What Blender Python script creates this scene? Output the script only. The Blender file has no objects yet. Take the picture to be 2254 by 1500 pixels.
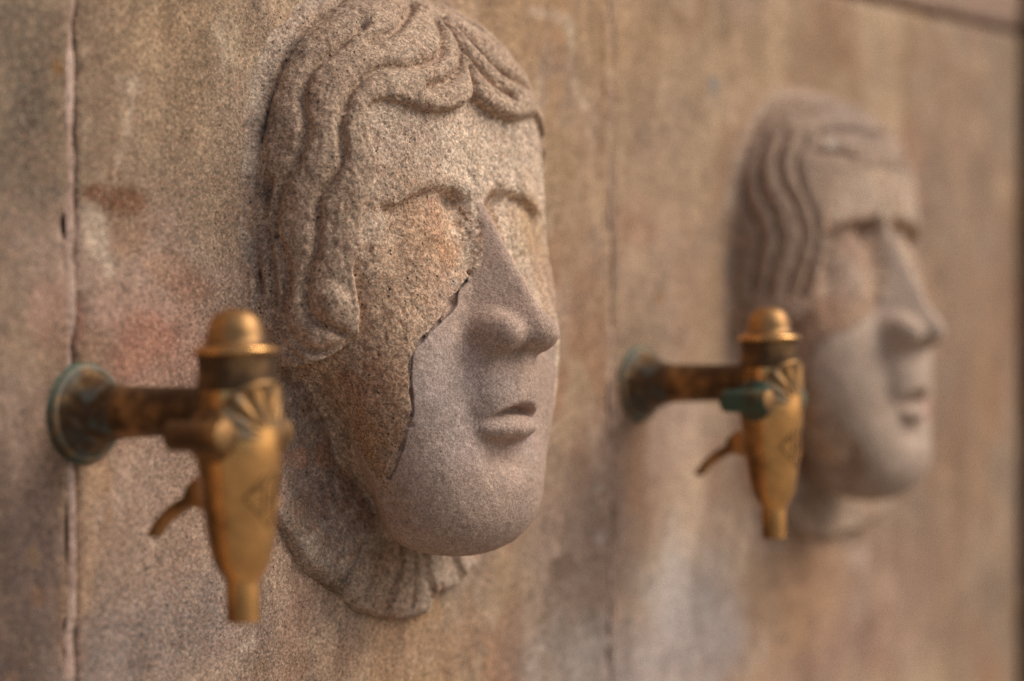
import bpy, math, random
import numpy as np
from mathutils import Vector, Matrix

random.seed(7)
np.random.seed(7)
S = bpy.context.scene
COL = S.collection

# ------------------------------------------------------------------ camera
PW, PH = 2254.0, 1500.0                     # photograph size in pixels
LENS = 85.0
FPX = PW * LENS / 36.0                      # focal length in pixels
HORIZON = 680.0                             # row of the eye level
THETA = math.atan(FPX / 3870.0)             # camera yaw away from the wall's normal
SN, CS = math.sin(THETA), math.cos(THETA)
DIST = 0.756                                # camera to wall, metres
EYE = 1.05                                  # eye level above the ground
cam_d = bpy.data.cameras.new('camera')
cam = bpy.data.objects.new('camera', cam_d)
COL.objects.link(cam)
cam.location = (0, -DIST, EYE)
cam.rotation_euler = (math.radians(90), 0, -THETA)
cam_d.lens = LENS
cam_d.sensor_width = 36
cam_d.shift_y = -(PH / 2 - HORIZON) / PW
cam_d.clip_start = 0.02
cam_d.clip_end = 200
cam_d.dof.use_dof = True
cam_d.dof.focus_distance = 1.135
cam_d.dof.aperture_fstop = 3.1
cam_d.dof.aperture_blades = 0
S.camera = cam

# ------------------------------------------------------------------ sky and soft sun
TO_SUN = Vector((0.42, -0.66, 0.76)).normalized()
world = bpy.data.worlds.new('World')
S.world = world
world.use_nodes = True
wn = world.node_tree
bg = wn.nodes['Background']
sky = wn.nodes.new('ShaderNodeTexSky')
sky.sky_type = 'NISHITA'
sky.sun_disc = False
sky.sun_elevation = math.asin(TO_SUN.z)
sky.sun_rotation = math.atan2(TO_SUN.x, TO_SUN.y)
sky.air_density = 0.7
sky.dust_density = 3.0
sky.ozone_density = 0.4
wn.links.new(sky.outputs[0], bg.inputs[0])
bg.inputs[1].default_value = 0.068
sun_d = bpy.data.lights.new('sun', 'SUN')
sun_d.energy = 1.5
sun_d.angle = math.radians(42)
sun_d.color = (1.0, 0.955, 0.89)
sun = bpy.data.objects.new('sun', sun_d)
COL.objects.link(sun)
sun.rotation_euler = (-TO_SUN).to_track_quat('-Z', 'Y').to_euler()
sun.location = (1, -2, 4)

S.view_settings.view_transform = 'Standard'
S.view_settings.look = 'None'
S.view_settings.gamma = 1
S.view_settings.use_curve_mapping = False
S.view_settings.exposure = 0.66
S.render.engine = 'CYCLES'
S.cycles.use_denoising = True
S.cycles.denoiser = 'OPENIMAGEDENOISE'
S.cycles.denoising_input_passes = 'RGB_ALBEDO_NORMAL'
S.cycles.denoising_prefilter = 'NONE'

# ------------------------------------------------------------------ helpers
def ray(px, py):
    """direction (world) of a photograph pixel"""
    u, v = px - PW / 2, HORIZON - py
    return np.array([SN * FPX + CS * u, CS * FPX - SN * u, v])

def on_wall(px, py, p=0.0):
    """photograph pixel -> (X, height above eye) on the plane p metres in front of the wall"""
    d = ray(px, py)
    t = (DIST - p) / d[1]
    return d[0] * t, d[2] * t

def lin(c):
    c = np.asarray(c, float) / 255.0
    return np.where(c <= 0.04045, c / 12.92, ((c + 0.055) / 1.055) ** 2.4)

def tag(o, label=None, cat=None, group=None, kind=None):
    if label: o['label'] = label
    if cat: o['category'] = cat
    if group: o['group'] = group
    if kind: o['kind'] = kind
    return o

def empty(name, loc):
    o = bpy.data.objects.new(name, None)
    o.empty_display_size = 0.02
    COL.objects.link(o)
    o.location = loc
    return o

def link_mesh(name, verts, faces, mat, parent=None, smooth=True, colors=None, normals=None):
    me = bpy.data.meshes.new(name)
    verts = np.asarray(verts, np.float32)
    if isinstance(faces, np.ndarray):
        n, k = faces.shape
        me.vertices.add(len(verts))
        me.vertices.foreach_set('co', verts.ravel())
        me.loops.add(n * k)
        me.loops.foreach_set('vertex_index', faces.ravel().astype(np.int32))
        me.polygons.add(n)
        me.polygons.foreach_set('loop_start', np.arange(0, n * k, k, dtype=np.int32))
        me.update(calc_edges=True)
    else:
        me.from_pydata([tuple(v) for v in verts], [], faces)
        me.update()
    me.validate()
    if smooth:
        me.shade_smooth()
    if colors is not None:
        a = me.color_attributes.new('stain', 'FLOAT_COLOR', 'POINT')
        a.data.foreach_set('color', np.asarray(colors, np.float32).ravel())
    if normals is not None:
        me.normals_split_custom_set_from_vertices([tuple(v) for v in normals])
    me.materials.append(mat)
    o = bpy.data.objects.new(name, me)
    COL.objects.link(o)
    o.parent = parent
    return o

# value noise --------------------------------------------------------
def _hash(i, j, k, seed):
    h = (i * 374761393 + j * 668265263 + k * 2147483647 + seed * 974634777) & 0xffffffff
    h = ((h ^ (h >> 13)) * 1274126177) & 0xffffffff
    h = ((h ^ (h >> 16)) * 2246822519) & 0xffffffff
    return ((h ^ (h >> 15)) & 0xffff).astype(np.float32) / 65535.0

def vnoise(P, size, seed=0):
    """value noise in -1..1; size = cell size in the units of P"""
    Q = np.asarray(P, np.float64) / size
    I = np.floor(Q).astype(np.int64)
    f = (Q - I).astype(np.float32)
    f = f * f * f * (f * (f * 6 - 15) + 10)
    out = 0
    for a in (0, 1):
        for b in (0, 1):
            for c in (0, 1):
                w = (f[:, 0] if a else 1 - f[:, 0]) * (f[:, 1] if b else 1 - f[:, 1]) * (f[:, 2] if c else 1 - f[:, 2])
                out = out + w * _hash(I[:, 0] + a, I[:, 1] + b, I[:, 2] + c, seed)
    return out * 2 - 1

def fbm(P, size, octs=4, seed=0, gain=0.55):
    s, amp, tot = 0, 1.0, 0
    for o in range(octs):
        s = s + amp * vnoise(P, size / 2 ** o, seed + o * 17)
        tot += amp
        amp *= gain
    return s / tot

def sstep(e0, e1, x):
    t = np.clip((x - e0) / (e1 - e0), 0, 1)
    return t * t * (3 - 2 * t)

# ------------------------------------------------------------------ materials
class NT:
    def __init__(self, name):
        self.m = bpy.data.materials.new(name)
        self.m.use_nodes = True
        self.t = self.m.node_tree
        self.b = self.t.nodes['Principled BSDF']
        self.co = self.t.nodes.new('ShaderNodeTexCoord').outputs['Object']
    def link(self, a, b): self.t.links.new(a, b)
    def mapping(self, scale):
        n = self.t.nodes.new('ShaderNodeMapping')
        n.inputs['Scale'].default_value = scale
        self.link(self.co, n.inputs[0])
        return n.outputs[0]
    def noise(self, scale, detail=3, rough=0.6, vec=None, dist=0):
        n = self.t.nodes.new('ShaderNodeTexNoise')
        n.inputs['Scale'].default_value = scale
        n.inputs['Detail'].default_value = detail
        n.inputs['Roughness'].default_value = rough
        n.inputs['Distortion'].default_value = dist
        self.link(vec or self.co, n.inputs['Vector'])
        return n.outputs['Fac']
    def voro(self, scale, out='Distance', rand=1.0, vec=None):
        n = self.t.nodes.new('ShaderNodeTexVoronoi')
        n.inputs['Scale'].default_value = scale
        n.inputs['Randomness'].default_value = rand
        self.link(vec or self.co, n.inputs['Vector'])
        return n.outputs[out]
    def ramp(self, fac, stops, interp='LINEAR'):
        n = self.t.nodes.new('ShaderNodeValToRGB')
        r = n.color_ramp
        r.interpolation = interp
        while len(r.elements) < len(stops): r.elements.new(0.5)
        for e, (p, c) in zip(r.elements, stops):
            e.position = p
            e.color = (c, c, c, 1) if isinstance(c, (int, float)) else (*c, 1)
        self.link(fac, n.inputs[0])
        return n.outputs[0]
    def mix(self, a, b, fac, mode='MIX'):
        n = self.t.nodes.new('ShaderNodeMix')
        n.data_type = 'RGBA'
        n.blend_type = mode
        for sock, v in ((n.inputs[0], fac), (n.inputs[6], a), (n.inputs[7], b)):
            if isinstance(v, (int, float)):
                sock.default_value = v if sock.type == 'VALUE' else (v, v, v, 1)
            elif isinstance(v, (tuple, list, np.ndarray)):
                sock.default_value = (*v, 1)
            else:
                self.link(v, sock)
        return n.outputs[2]
    def math(self, op, a, b=0.0, clamp=False):
        n = self.t.nodes.new('ShaderNodeMath')
        n.operation = op
        n.use_clamp = clamp
        for s, v in zip(n.inputs, (a, b)):
            if isinstance(v, (int, float)): s.default_value = v
            else: self.link(v, s)
        return n.outputs[0]
    def attr(self, name='stain'):
        n = self.t.nodes.new('ShaderNodeVertexColor')
        n.layer_name = name
        return n.outputs['Color'], n.outputs['Alpha']
    def sep(self, c):
        n = self.t.nodes.new('ShaderNodeSeparateColor')
        self.link(c, n.inputs[0])
        return n.outputs
    def bump(self, h, strength, dist):
        n = self.t.nodes.new('ShaderNodeBump')
        n.inputs['Strength'].default_value = strength
        n.inputs['Distance'].default_value = dist
        self.link(h, n.inputs['Height'])
        self.link(n.outputs[0], self.b.inputs['Normal'])

ALB = np.array([1.00, 1.05, 1.10])      # photograph colour (linear) -> stone albedo

def sandstone(name, c_a, c_b, c_rust, grain=1.0, pores=1.0, cell=900.0, use_attr=True, bump=1.0):
    """granular sandstone: two body colours in blotches, rust blotches, sand grains, pores.
    the vertex colour adds: rgb = local stain colour, alpha = how much of it"""
    k = NT(name)
    ca, cb, cr = lin(c_a) * ALB, lin(c_b) * ALB, lin(c_rust) * ALB
    blot = k.ramp(k.noise(38, 5, 0.62), [(0.36, 0.0), (0.66, 1.0)])
    col = k.mix(tuple(ca), tuple(cb), blot)
    rust = k.ramp(k.noise(95, 5, 0.7, dist=0.6), [(0.56, 0.0), (0.74, 0.45)])
    col = k.mix(col, tuple(cr), rust)
    if use_attr:
        ac, aa = k.attr()
        col = k.mix(col, ac, aa)
    # sand grains: each cell its own tone
    gr = k.sep(k.voro(cell, 'Color'))
    g1 = k.ramp(gr[0], [(0.0, 1 - 0.42 * grain), (0.5, 1.0), (1.0, 1 + 0.45 * grain)])
    col = k.mix(col, g1, 1.0, 'MULTIPLY')
    gn = k.noise(cell * 0.42, 3, 0.65)
    g2 = k.ramp(gn, [(0.30, 1 - 0.42 * grain), (0.5, 1.0), (0.70, 1 + 0.42 * grain)])
    col = k.mix(col, g2, 1.0, 'MULTIPLY')
    g3 = k.ramp(k.noise(170, 6, 0.75), [(0.30, 1 - 0.30 * grain), (0.5, 1.0), (0.70, 1 + 0.30 * grain)])
    col = k.mix(col, g3, 1.0, 'MULTIPLY')
    # a few grains rusty or pale
    hue = k.ramp(gr[1], [(0.80, 0.0), (0.86, 0.40 * grain)], 'LINEAR')
    col = k.mix(col, tuple(np.minimum(cr * 1.25, 1)), hue)
    pale = k.ramp(gr[2], [(0.90, 0.0), (0.95, 0.55 * grain)])
    col = k.mix(col, tuple(np.minimum(ca * 1.75, 0.9)), pale)
    # pores
    pd = k.voro(cell * 0.26, 'Distance')
    pc = k.sep(k.voro(cell * 0.26, 'Color'))
    hole = k.ramp(pd, [(0.10, 1.0), (0.22, 0.0)])
    some = k.ramp(pc[0], [(0.50, 0.0), (0.56, 1.0)])
    zone = k.ramp(k.noise(120, 3, 0.6), [(0.40, 0.0), (0.55, 1.0)])
    ho = k.math('MULTIPLY', k.math('MULTIPLY', hole, some), zone)
    ho = k.math('MULTIPLY', ho, pores, True)
    col = k.mix(col, (0.035, 0.026, 0.02), k.math('MULTIPLY', ho, 0.85))
    k.link(col, k.b.inputs['Base Color'])
    k.b.inputs['Roughness'].default_value = 0.9
    k.b.inputs['Specular IOR Level'].default_value = 0.25
    h = k.math('ADD', k.math('MULTIPLY', k.noise(cell * 0.5, 4, 0.7), 0.8), k.math('MULTIPLY', k.noise(cell * 0.16, 4, 0.6), 1.3))
    h = k.math('SUBTRACT', h, k.math('MULTIPLY', ho, 0.9))
    k.bump(h, 0.75 * bump, 0.0011)
    return k.m

M = {}
M['wall'] = sandstone('wall sandstone', (168, 140, 112), (150, 124, 102), (160, 110, 82), grain=0.85, pores=0.9, cell=1200)
M['old'] = sandstone('weathered carved sandstone', (166, 138, 112), (146, 118, 94), (168, 112, 76), grain=1.0, pores=1.0, cell=1200)
M['hair'] = sandstone('carved hair sandstone', (158, 132, 108), (142, 116, 94), (150, 108, 78), grain=0.95, pores=1.0, cell=1200)
M['repair'] = sandstone('fine repair stone', (162, 139, 124), (150, 127, 112), (150, 118, 98), grain=0.6, pores=0.45, cell=1700, bump=0.7)
M['mortar'] = sandstone('pale pink mortar', (184, 152, 132), (160, 128, 108), (150, 110, 86), grain=0.6, pores=0.4, cell=900)
M['upper'] = sandstone('rose upper course stone', (168, 138, 120), (146, 116, 98), (140, 96, 74), grain=0.8, pores=0.8, cell=800)

def brass(name, tarnish, green, polish, front=False, vg=(0.10, 0.130, 0.110)):
    """tarnish 0..1: brown patina; green: verdigris amount; polish: clean brass"""
    k = NT(name)
    gold, brown, dark = (1.0, 0.53, 0.19), (0.105, 0.060, 0.029), (0.035, 0.022, 0.013)
    n1 = k.noise(60, 5, 0.65)
    n2 = k.noise(220, 4, 0.7)
    ta = k.math('ADD', k.math('MULTIPLY', k.math('SUBTRACT', n1, 0.5), 1.6), tarnish, True)
    if front:      # dark reflections painted as brown on flanks and back, front left bright
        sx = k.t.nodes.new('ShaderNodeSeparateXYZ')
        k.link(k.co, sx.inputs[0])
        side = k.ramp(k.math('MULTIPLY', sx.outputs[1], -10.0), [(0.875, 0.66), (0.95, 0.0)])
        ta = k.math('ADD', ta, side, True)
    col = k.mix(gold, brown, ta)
    sp = k.ramp(n2, [(0.52, 0.0), (0.75, 0.55)])
    col = k.mix(col, dark, k.math('MULTIPLY', sp, tarnish))
    gm = k.ramp(k.noise(85, 5, 0.7, dist=0.4), [(0.66 - 0.34 * green, 0.0), (0.86 - 0.34 * green, 1.0)])
    gm = k.math('MULTIPLY', gm, 1.0 if green > 0 else 0.0)
    col = k.mix(col, vg, k.math('MULTIPLY', gm, 0.8))
    k.link(col, k.b.inputs['Base Color'])
    k.link(k.math('SUBTRACT', 1.0 - 0.15 * tarnish, k.math('MULTIPLY', gm, 0.9), True), k.b.inputs['Metallic'])
    r = k.math('ADD', 0.15 + 0.34 * tarnish - 0.04 * polish, k.math('MULTIPLY', n2, 0.12))
    r = k.math('ADD', r, k.math('MULTIPLY', gm, 0.35), True)
    k.link(r, k.b.inputs['Roughness'])
    k.bump(k.noise(160, 4, 0.6), 0.18, 0.0009)
    return k.m

M['brass'] = brass('polished worn brass with painted reflection', 0.12, 0.0, 1.0, True)
M['rubbed'] = brass('rubbed brass', 0.3, 0.0, 1.0)
M['bronze'] = brass('brown tarnished brass', 0.98, 0.0, 0.0)
M['dull'] = brass('dull brown brass', 0.84, 0.0, 0.0)
M['cap'] = brass('half tarnished brass', 0.72, 0.0, 0.1)
M['shell'] = brass('patinated brass ornament', 0.72, 0.45, 0.0)
M['verdi'] = brass('green patinated flange', 1.05, 0.66, 0.0)
M['verdi_dark'] = brass('dark green patinated boss', 0.95, 0.95, 0.0, vg=(0.030, 0.105, 0.070))
M['rim'] = brass('pale green patinated rim', 0.7, 1.0, 0.0)

g = NT('ground paving')
g.link(g.ramp(g.noise(3, 6), [(0.3, (0.20, 0.175, 0.145)), (0.7, (0.30, 0.265, 0.225))]), g.b.inputs['Base Color'])
g.b.inputs['Roughness'].default_value = 0.9
M['ground'] = g.m

# ------------------------------------------------------------------ ground (out of frame, bounces light)
gr_o = link_mesh('ground', [(-30, -40, 0), (30, -40, 0), (30, 0.3, 0), (-30, 0.3, 0)], [(0, 1, 2, 3)], M['ground'], smooth=False)
tag(gr_o, kind='structure')

# ------------------------------------------------------------------ the wall of stone slabs
# stains, weathering and broad tones of the wall: (photo x, y, radius x, radius y, colour, strength)
STAINS_AND_TONES = [
    # broad tones
    (300, 750, 330, 900, (134, 109, 91), .62),  # wide darker tone over the left part of the wall
    (300, 200, 420, 420, (146, 123, 98), .7), (50, 300, 120, 520, (112, 98, 80), .85), (40, 620, 130, 260, (160, 136, 116), .5),
    (420, 120, 160, 200, (156, 128, 96), .55), (540, 260, 90, 160, (172, 148, 124), .5),
    (330, 640, 230, 160, (172, 144, 126), .6), (360, 760, 170, 110, (160, 116, 98), .55),
    (330, 1050, 150, 120, (176, 148, 128), .6), (380, 1230, 200, 170, (162, 136, 118), .6), (330, 1430, 260, 140, (130, 116, 108), .8),
    (60, 1250, 130, 330, (118, 98, 88), .85), (60, 960, 100, 120, (146, 122, 106), .6),
    (560, 1430, 200, 120, (162, 134, 112), .5), (680, 1180, 130, 200, (176, 144, 122), .6), (700, 1080, 60, 110, (172, 122, 96), .45),
    (900, 1440, 260, 80, (160, 128, 100), .6),
    (1500, 260, 330, 420, (166, 138, 108), .6), (1330, 60, 140, 160, (170, 134, 96), .5), (1290, 500, 90, 260, (160, 130, 100), .5),
    (1450, 700, 160, 250, (168, 140, 114), .55), (1480, 950, 160, 130, (170, 144, 126), .6),
    (1900, 130, 300, 130, (148, 120, 90), .6), (2130, 400, 130, 380, (150, 122, 98), .6), (2150, 800, 110, 300, (142, 112, 88), .6),
    (2100, 1250, 160, 260, (144, 116, 92), .6),
    (1250, 1180, 130, 200, (158, 130, 110), .6), (1250, 1350, 120, 200, (142, 124, 110), .6), (1340, 1230, 100, 140, (132, 110, 94), .6),
    (1420, 1090, 90, 120, (134, 108, 92), .65),
    (1500, 1280, 110, 110, (158, 148, 138), .7), (1540, 1390, 140, 120, (154, 144, 138), .75), (1260, 1440, 110, 90, (156, 144, 132), .7),
    (1450, 1460, 200, 80, (146, 134, 128), .6), (1600, 1150, 110, 110, (166, 142, 124), .5),
    (1770, 1300, 90, 160, (162, 122, 88), .65), (1830, 1450, 160, 100, (146, 112, 94), .6), (1960, 1300, 150, 180, (150, 120, 102), .5),
    # stained rings and runs round the tap flanges
    (190, 900, 110, 170, (116, 86, 64), .6), (1405, 850, 80, 130, (134, 106, 84), .5), (1400, 1020, 40, 150, (142, 108, 80), .55), (300, 740, 90, 60, (150, 98, 76), .5),
    # spots with a shape of their own
    (228, 438, 36, 34, (112, 70, 44), .95), (290, 446, 46, 36, (114, 73, 46), .95), (256, 388, 14, 34, (112, 74, 50), .85),
    (300, 520, 60, 70, (144, 110, 82), .5), (380, 600, 60, 40, (140, 104, 80), .5),
    (216, 520, 30, 70, (186, 164, 140), .7), (240, 590, 20, 40, (180, 156, 134), .6), (430, 640, 50, 30, (146, 104, 82), .55),
    (490, 90, 40, 50, (178, 156, 128), .6), (540, 130, 30, 20, (180, 154, 124), .5), (290, 190, 30, 26, (176, 152, 128), .5),
    (280, 270, 22, 40, (176, 148, 118), .5), (60, 250, 40, 60, (112, 102, 88), .5), (130, 420, 20, 40, (118, 104, 92), .45),
    (160, 160, 30, 24, (112, 92, 74), .75), (133, 150, 14, 18, (160, 110, 50), .7),
    (580, 190, 26, 70, (138, 130, 118), .5), (560, 330, 20, 60, (150, 134, 120), .5),
    (640, 1150, 40, 60, (110, 90, 72), .5), (690, 1240, 40, 26, (100, 84, 66), .5),
    (210, 1260, 16, 26, (106, 100, 92), .5), (75, 1230, 14, 26, (176, 144, 104), .6), (85, 1310, 16, 26, (168, 124, 90), .6), (30, 1490, 14, 20, (190, 140, 100), .6),
    (540, 1420, 22, 10, (188, 164, 146), .6), (695, 1038, 26, 14, (196, 172, 150), .7),
    (1210, 36, 40, 9, (188, 164, 136), .75), (1252, 80, 14, 44, (190, 166, 138), .75), (1262, 190, 12, 34, (182, 156, 128), .6), (1278, 236, 12, 16, (192, 166, 140), .75),
    (1300, 290, 16, 60, (178, 150, 124), .45), (1328, 205, 9, 16, (110, 82, 60), .7), (1327, 90, 5, 90, (112, 82, 60), .5),
    (1568, 192, 12, 20, (130, 124, 114), .8), (1562, 230, 14, 10, (186, 160, 138), .5),
    (1400, 500, 46, 34, (158, 116, 92), .45), (1410, 450, 30, 24, (150, 116, 94), .4), (1310, 540, 24, 40, (138, 116, 100), .4), (1455, 655, 12, 14, (150, 108, 62), .6),
    (1580, 80, 20, 16, (138, 112, 84), .5), (1870, 130, 30, 60, (140, 104, 78), .5), (1930, 150, 26, 110, (172, 146, 118), .5),
    (2040, 200, 30, 100, (164, 140, 114), .4), (2170, 540, 26, 60, (168, 144, 124), .4),
    (1240, 1245, 30, 30, (112, 92, 76), .6), (1320, 1190, 16, 14, (172, 160, 148), .6), (1318, 1078, 14, 10, (188, 176, 160), .6),
    (1885, 1230, 16, 34, (182, 156, 136), .7), (1880, 1340, 16, 30, (166, 140, 124), .5), (2020, 1120, 20, 30, (128, 112, 100), .6),
    (1360, 1345, 10, 34, (184, 152, 128), .6), (1228, 1215, 24, 14, (186, 160, 138), .5),
    (1745, 1310, 14, 16, (186, 146, 114), .5), (2190, 1300, 24, 60, (124, 108, 90), .5), (2205, 640, 24, 120, (126, 98, 76), .5),
    (110, 700, 60, 90, (164, 120, 100), .35), (235, 705, 40, 50, (170, 138, 120), .5),
    # pale mortar smeared beside the left joint, below the tap
    (205, 1060, 40, 40, (178, 140, 104), .6), (165, 1100, 26, 90, (176, 146, 116), .75), (190, 1180, 34, 90, (166, 132, 104), .6),
    (170, 1290, 34, 70, (166, 130, 100), .6), (165, 1400, 30, 90, (160, 126, 104), .55), (180, 730, 10, 60, (120, 76, 58), .6),
]
_st = []
for (px, py, rx, ry, c, s) in STAINS_AND_TONES:
    X, Z = on_wall(px, py)
    X1, _ = on_wall(px + rx * .5, py)
    X0, _ = on_wall(px - rx * .5, py)
    _, Z1 = on_wall(px, py - ry)
    _st.append((X, Z, X1 - X0, Z1 - Z, lin(c) * ALB, s))

def wall_stain(X, Z, seed=0):
    """stain colour and amount for points of the wall"""
    P = np.stack([X, np.full_like(X, seed * .37), Z], 1)
    wob = np.stack([fbm(P, .03, 4, 11), fbm(P, .03, 4, 23)], 1)
    base = np.stack([lin((162, 135, 108)) * ALB] * len(X))
    streak = fbm(np.stack([X * 1.0, X * 0, Z * .22], 1), .022, 4, 31)
    mott = fbm(P, .05, 5, 41, .62)
    fine = fbm(P, .012, 3, 47)
    base = base * (1 + .16 * streak + .20 * mott + .16 * fine)[:, None]
    base[:, 2] *= (1 + .22 * fbm(P, .04, 4, 53))
    base[:, 0] *= (1 + .10 * fbm(P, .03, 4, 59))
    for (size, stretch, seed, th, c, k_) in ((.07, .55, 601, .10, (198, 170, 136), .65), (.045, .5, 607, .14, (150, 100, 72), .55), (.075, .45, 613, .10, (124, 116, 106), .5), (.06, .5, 643, .12, (178, 136, 88), .5),
                                            (.014, .7, 619, .22, (190, 166, 140), .5), (.012, .7, 631, .24, (112, 92, 78), .5), (.02, .25, 637, .2, (128, 98, 70), .45)):
        w = k_ * sstep(th, th + .14, fbm(np.stack([X, X * 0 + seed, Z * stretch], 1), size, 5, seed, .62))
        base = base * (1 - w)[:, None] + (lin(c) * ALB)[None] * w[:, None]
    for (x, z, rx, rz, c, s) in _st:
        m = (np.abs(X - x) < rx * 2.6) & (np.abs(Z - z) < rz * 2.6)
        if not m.any():
            continue
        big = rx > .03 or rz > .03
        amt = .55 if big else .9
        dx = (X[m] - x) / rx + wob[m, 0] * amt
        dz = (Z[m] - z) / rz + wob[m, 1] * amt
        r = np.sqrt(dx * dx + dz * dz)
        w = min(s * 1.15, .95) * (1 - sstep(.25, 1.5, r) if big else 1 - sstep(.6, 1.25, r))
        lum = base[m].mean(1) / (base.mean() + 1e-6)
        v = .35 + .65 * lum + .10 * streak[m] + .08 * mott[m] + .10 * fine[m]
        base[m] = base[m] * (1 - w)[:, None] + (c[None] * v[:, None]) * w[:, None]
    return np.clip(scratches(X, Z, base) * np.array([1.03, .985, .955]), .01, .9)

def spaced(a, b, fine_a, fine_b, fine, coarse):
    out = [a]
    while out[-1] < b - 1e-6:
        s = fine if fine_a <= out[-1] < fine_b else coarse
        out.append(min(out[-1] + s, b))
    return np.array(out)

def stone_slab(name, X0, X1, Z0, Z1, y_front, depth, mat, parent, seed, fine=.0026, relief=.0012, edge=.004, tint=None):
    """a stone slab: rough front with worn arrises, flat sides and back"""
    xs = spaced(X0, X1, X0, X1, fine, fine)
    zs = spaced(Z0, Z1, -.24, .26, fine, .03)
    nx, nz = len(xs), len(zs)
    XX, ZZ = np.meshgrid(xs, zs, indexing='ij')
    X, Z = XX.ravel(), ZZ.ravel()
    P = np.stack([X, np.full_like(X, seed * 3.1), Z], 1)
    d = np.minimum.reduce([X - X0, X1 - X, Z - Z0, Z1 - Z])
    wear = np.clip(1 - d / (edge * (1 + .8 * fbm(P, .02, 3, seed + 5))), 0, 1) ** 2
    chip = np.clip(fbm(P, .018, 3, seed + 9) * 2 - .25, 0, 1) * np.clip(1 - d / .012, 0, 1)
    y = y_front + .0013 * wear + .003 * chip - relief * fbm(P, .06, 4, seed) - .0005 * fbm(P, .009, 3, seed + 3)
    # ragged arrises
    wob = fbm(np.stack([Z * 0, Z * 0 + round(X0 * 100), Z], 1), .03, 4, 900)
    wob1 = fbm(np.stack([Z * 0, Z * 0 + round(X1 * 100), Z], 1), .03, 4, 950)
    X = X + .0022 * wob * np.clip(1 - (X - X0) / .02, 0, 1) + .0022 * wob1 * np.clip(1 - (X1 - X) / .02, 0, 1)
    V = np.stack([X, y, Z], 1)
    col = wall_stain(X, Z, 0)
    if tint is not None:
        col = col * .35 + lin(tint) * ALB * .65 * (1 + .18 * fbm(P, .04, 4, seed + 21))[:, None]
    C = np.concatenate([col, np.full((len(X), 1), .93)], 1)
    idx = np.arange(nx * nz).reshape(nx, nz)
    q = np.stack([idx[:-1, :-1], idx[1:, :-1], idx[1:, 1:], idx[:-1, 1:]], -1).reshape(-1, 4)
    # skirt back to the bedding depth
    ring = np.concatenate([idx[:, 0], idx[-1, 1:], idx[-2::-1, -1], idx[0, -2:0:-1]])
    Vb = V[ring].copy()
    Vb[:, 1] = y_front + depth
    n0 = len(V)
    nb = len(ring)
    a = np.arange(nb)
    b = (a + 1) % nb
    sk = np.stack([ring[a], n0 + a, n0 + b, ring[b]], 1)
    return link_mesh(name, np.concatenate([V, Vb]), np.concatenate([q, sk]), mat, parent,
                     colors=np.concatenate([C, C[ring]]))

SCRATCH = [([(1165, 18), (1222, 36), (1252, 70), (1258, 118), (1250, 150)], 7, (192, 168, 140)), ([(1258, 170), (1266, 205), (1280, 240), (1300, 300), (1306, 360)], 6, (186, 160, 132)),
           ([(478, 60), (500, 110), (496, 165)], 9, (188, 164, 136)), ([(290, 170), (284, 240), (262, 330), (250, 400)], 8, (184, 160, 134)), ([(1562, 180), (1570, 215)], 9, (122, 118, 110)),
           ([(240, 600), (222, 540), (214, 480)], 12, (192, 170, 146)), ([(680, 1045), (715, 1036)], 7, (204, 184, 162)), ([(560, 1392), (530, 1422)], 6, (200, 178, 156)),
           ([(1332, 0), (1326, 90), (1332, 210)], 3, (104, 78, 58)), ([(1340, 230), (1346, 420), (1340, 560)], 3, (184, 156, 130)), ([(1352, 1180), (1356, 1320), (1364, 1480)], 4, (178, 146, 122)),
           ([(1410, 930), (1402, 1010), (1396, 1120)], 16, (140, 104, 76)), ([(1436, 930), (1440, 1040)], 9, (176, 150, 130)), ([(200, 1030), (196, 1120), (204, 1230), (190, 1330)], 14, (182, 150, 120)),
           ([(228, 1020), (240, 1110), (236, 1200)], 9, (150, 116, 88)), ([(1905, 60), (1930, 200), (1942, 330)], 10, (176, 150, 122)), ([(2060, 100), (2075, 300), (2080, 520)], 9, (138, 108, 82))]
_sc = [([on_wall(*q) for q in pts], w * .00021, lin(c) * ALB) for pts, w, c in SCRATCH]

def scratches(X, Z, col):
    """pale scratches, limescale runs and rust runs on the face of the wall"""
    for pts, w, c in _sc:
        a = np.array(pts)
        m = np.flatnonzero((X > a[:, 0].min() - .02) & (X < a[:, 0].max() + .02) & (Z > a[:, 1].min() - .02) & (Z < a[:, 1].max() + .02))
        if not len(m):
            continue
        P = np.stack([X[m], X[m] * 0, Z[m]], 1)
        x, z = X[m] + .0022 * fbm(P, .012, 3, 71), Z[m]
        d = np.full(len(m), 1.0)
        for (ax, az), (bx, bz) in zip(pts[:-1], pts[1:]):
            ex, ez = bx - ax, bz - az
            t = np.clip(((x - ax) * ex + (z - az) * ez) / (ex * ex + ez * ez + 1e-12), 0, 1)
            d = np.minimum(d, np.hypot(x - ax - t * ex, z - az - t * ez))
        k_ = .8 * (1 - sstep(.6 * w, 1.8 * w, d)) * np.clip(.65 + .8 * fbm(P, .008, 3, 77), 0, 1)
        col[m] = col[m] * (1 - k_)[:, None] + c[None] * k_[:, None]
    return col

wall = empty('fountain_wall', (0, 0, EYE))
tag(wall, 'weathered tan sandstone slab wall carrying the faces and taps', 'wall')
JX = [-.1035, .3095, .7225, 1.1355, 1.688]       # vertical joints
JW = .0044
Z_TOP = .2045
for i in range(len(JX) - 1):
    g0 = JW / 2 if i != 3 else .0012
    stone_slab('stone_slab', JX[i] + (.0004 if i == 3 else JW / 2), JX[i + 1] - (.0004 if i == 2 else JW / 2), -EYE + .002, Z_TOP,
               0.0, .07, M['wall'], wall, 100 + i * 7, fine=.0022 if i in (1, 2, 3) else .006, edge=.0025 if i in (2, 3) else .004)
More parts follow.
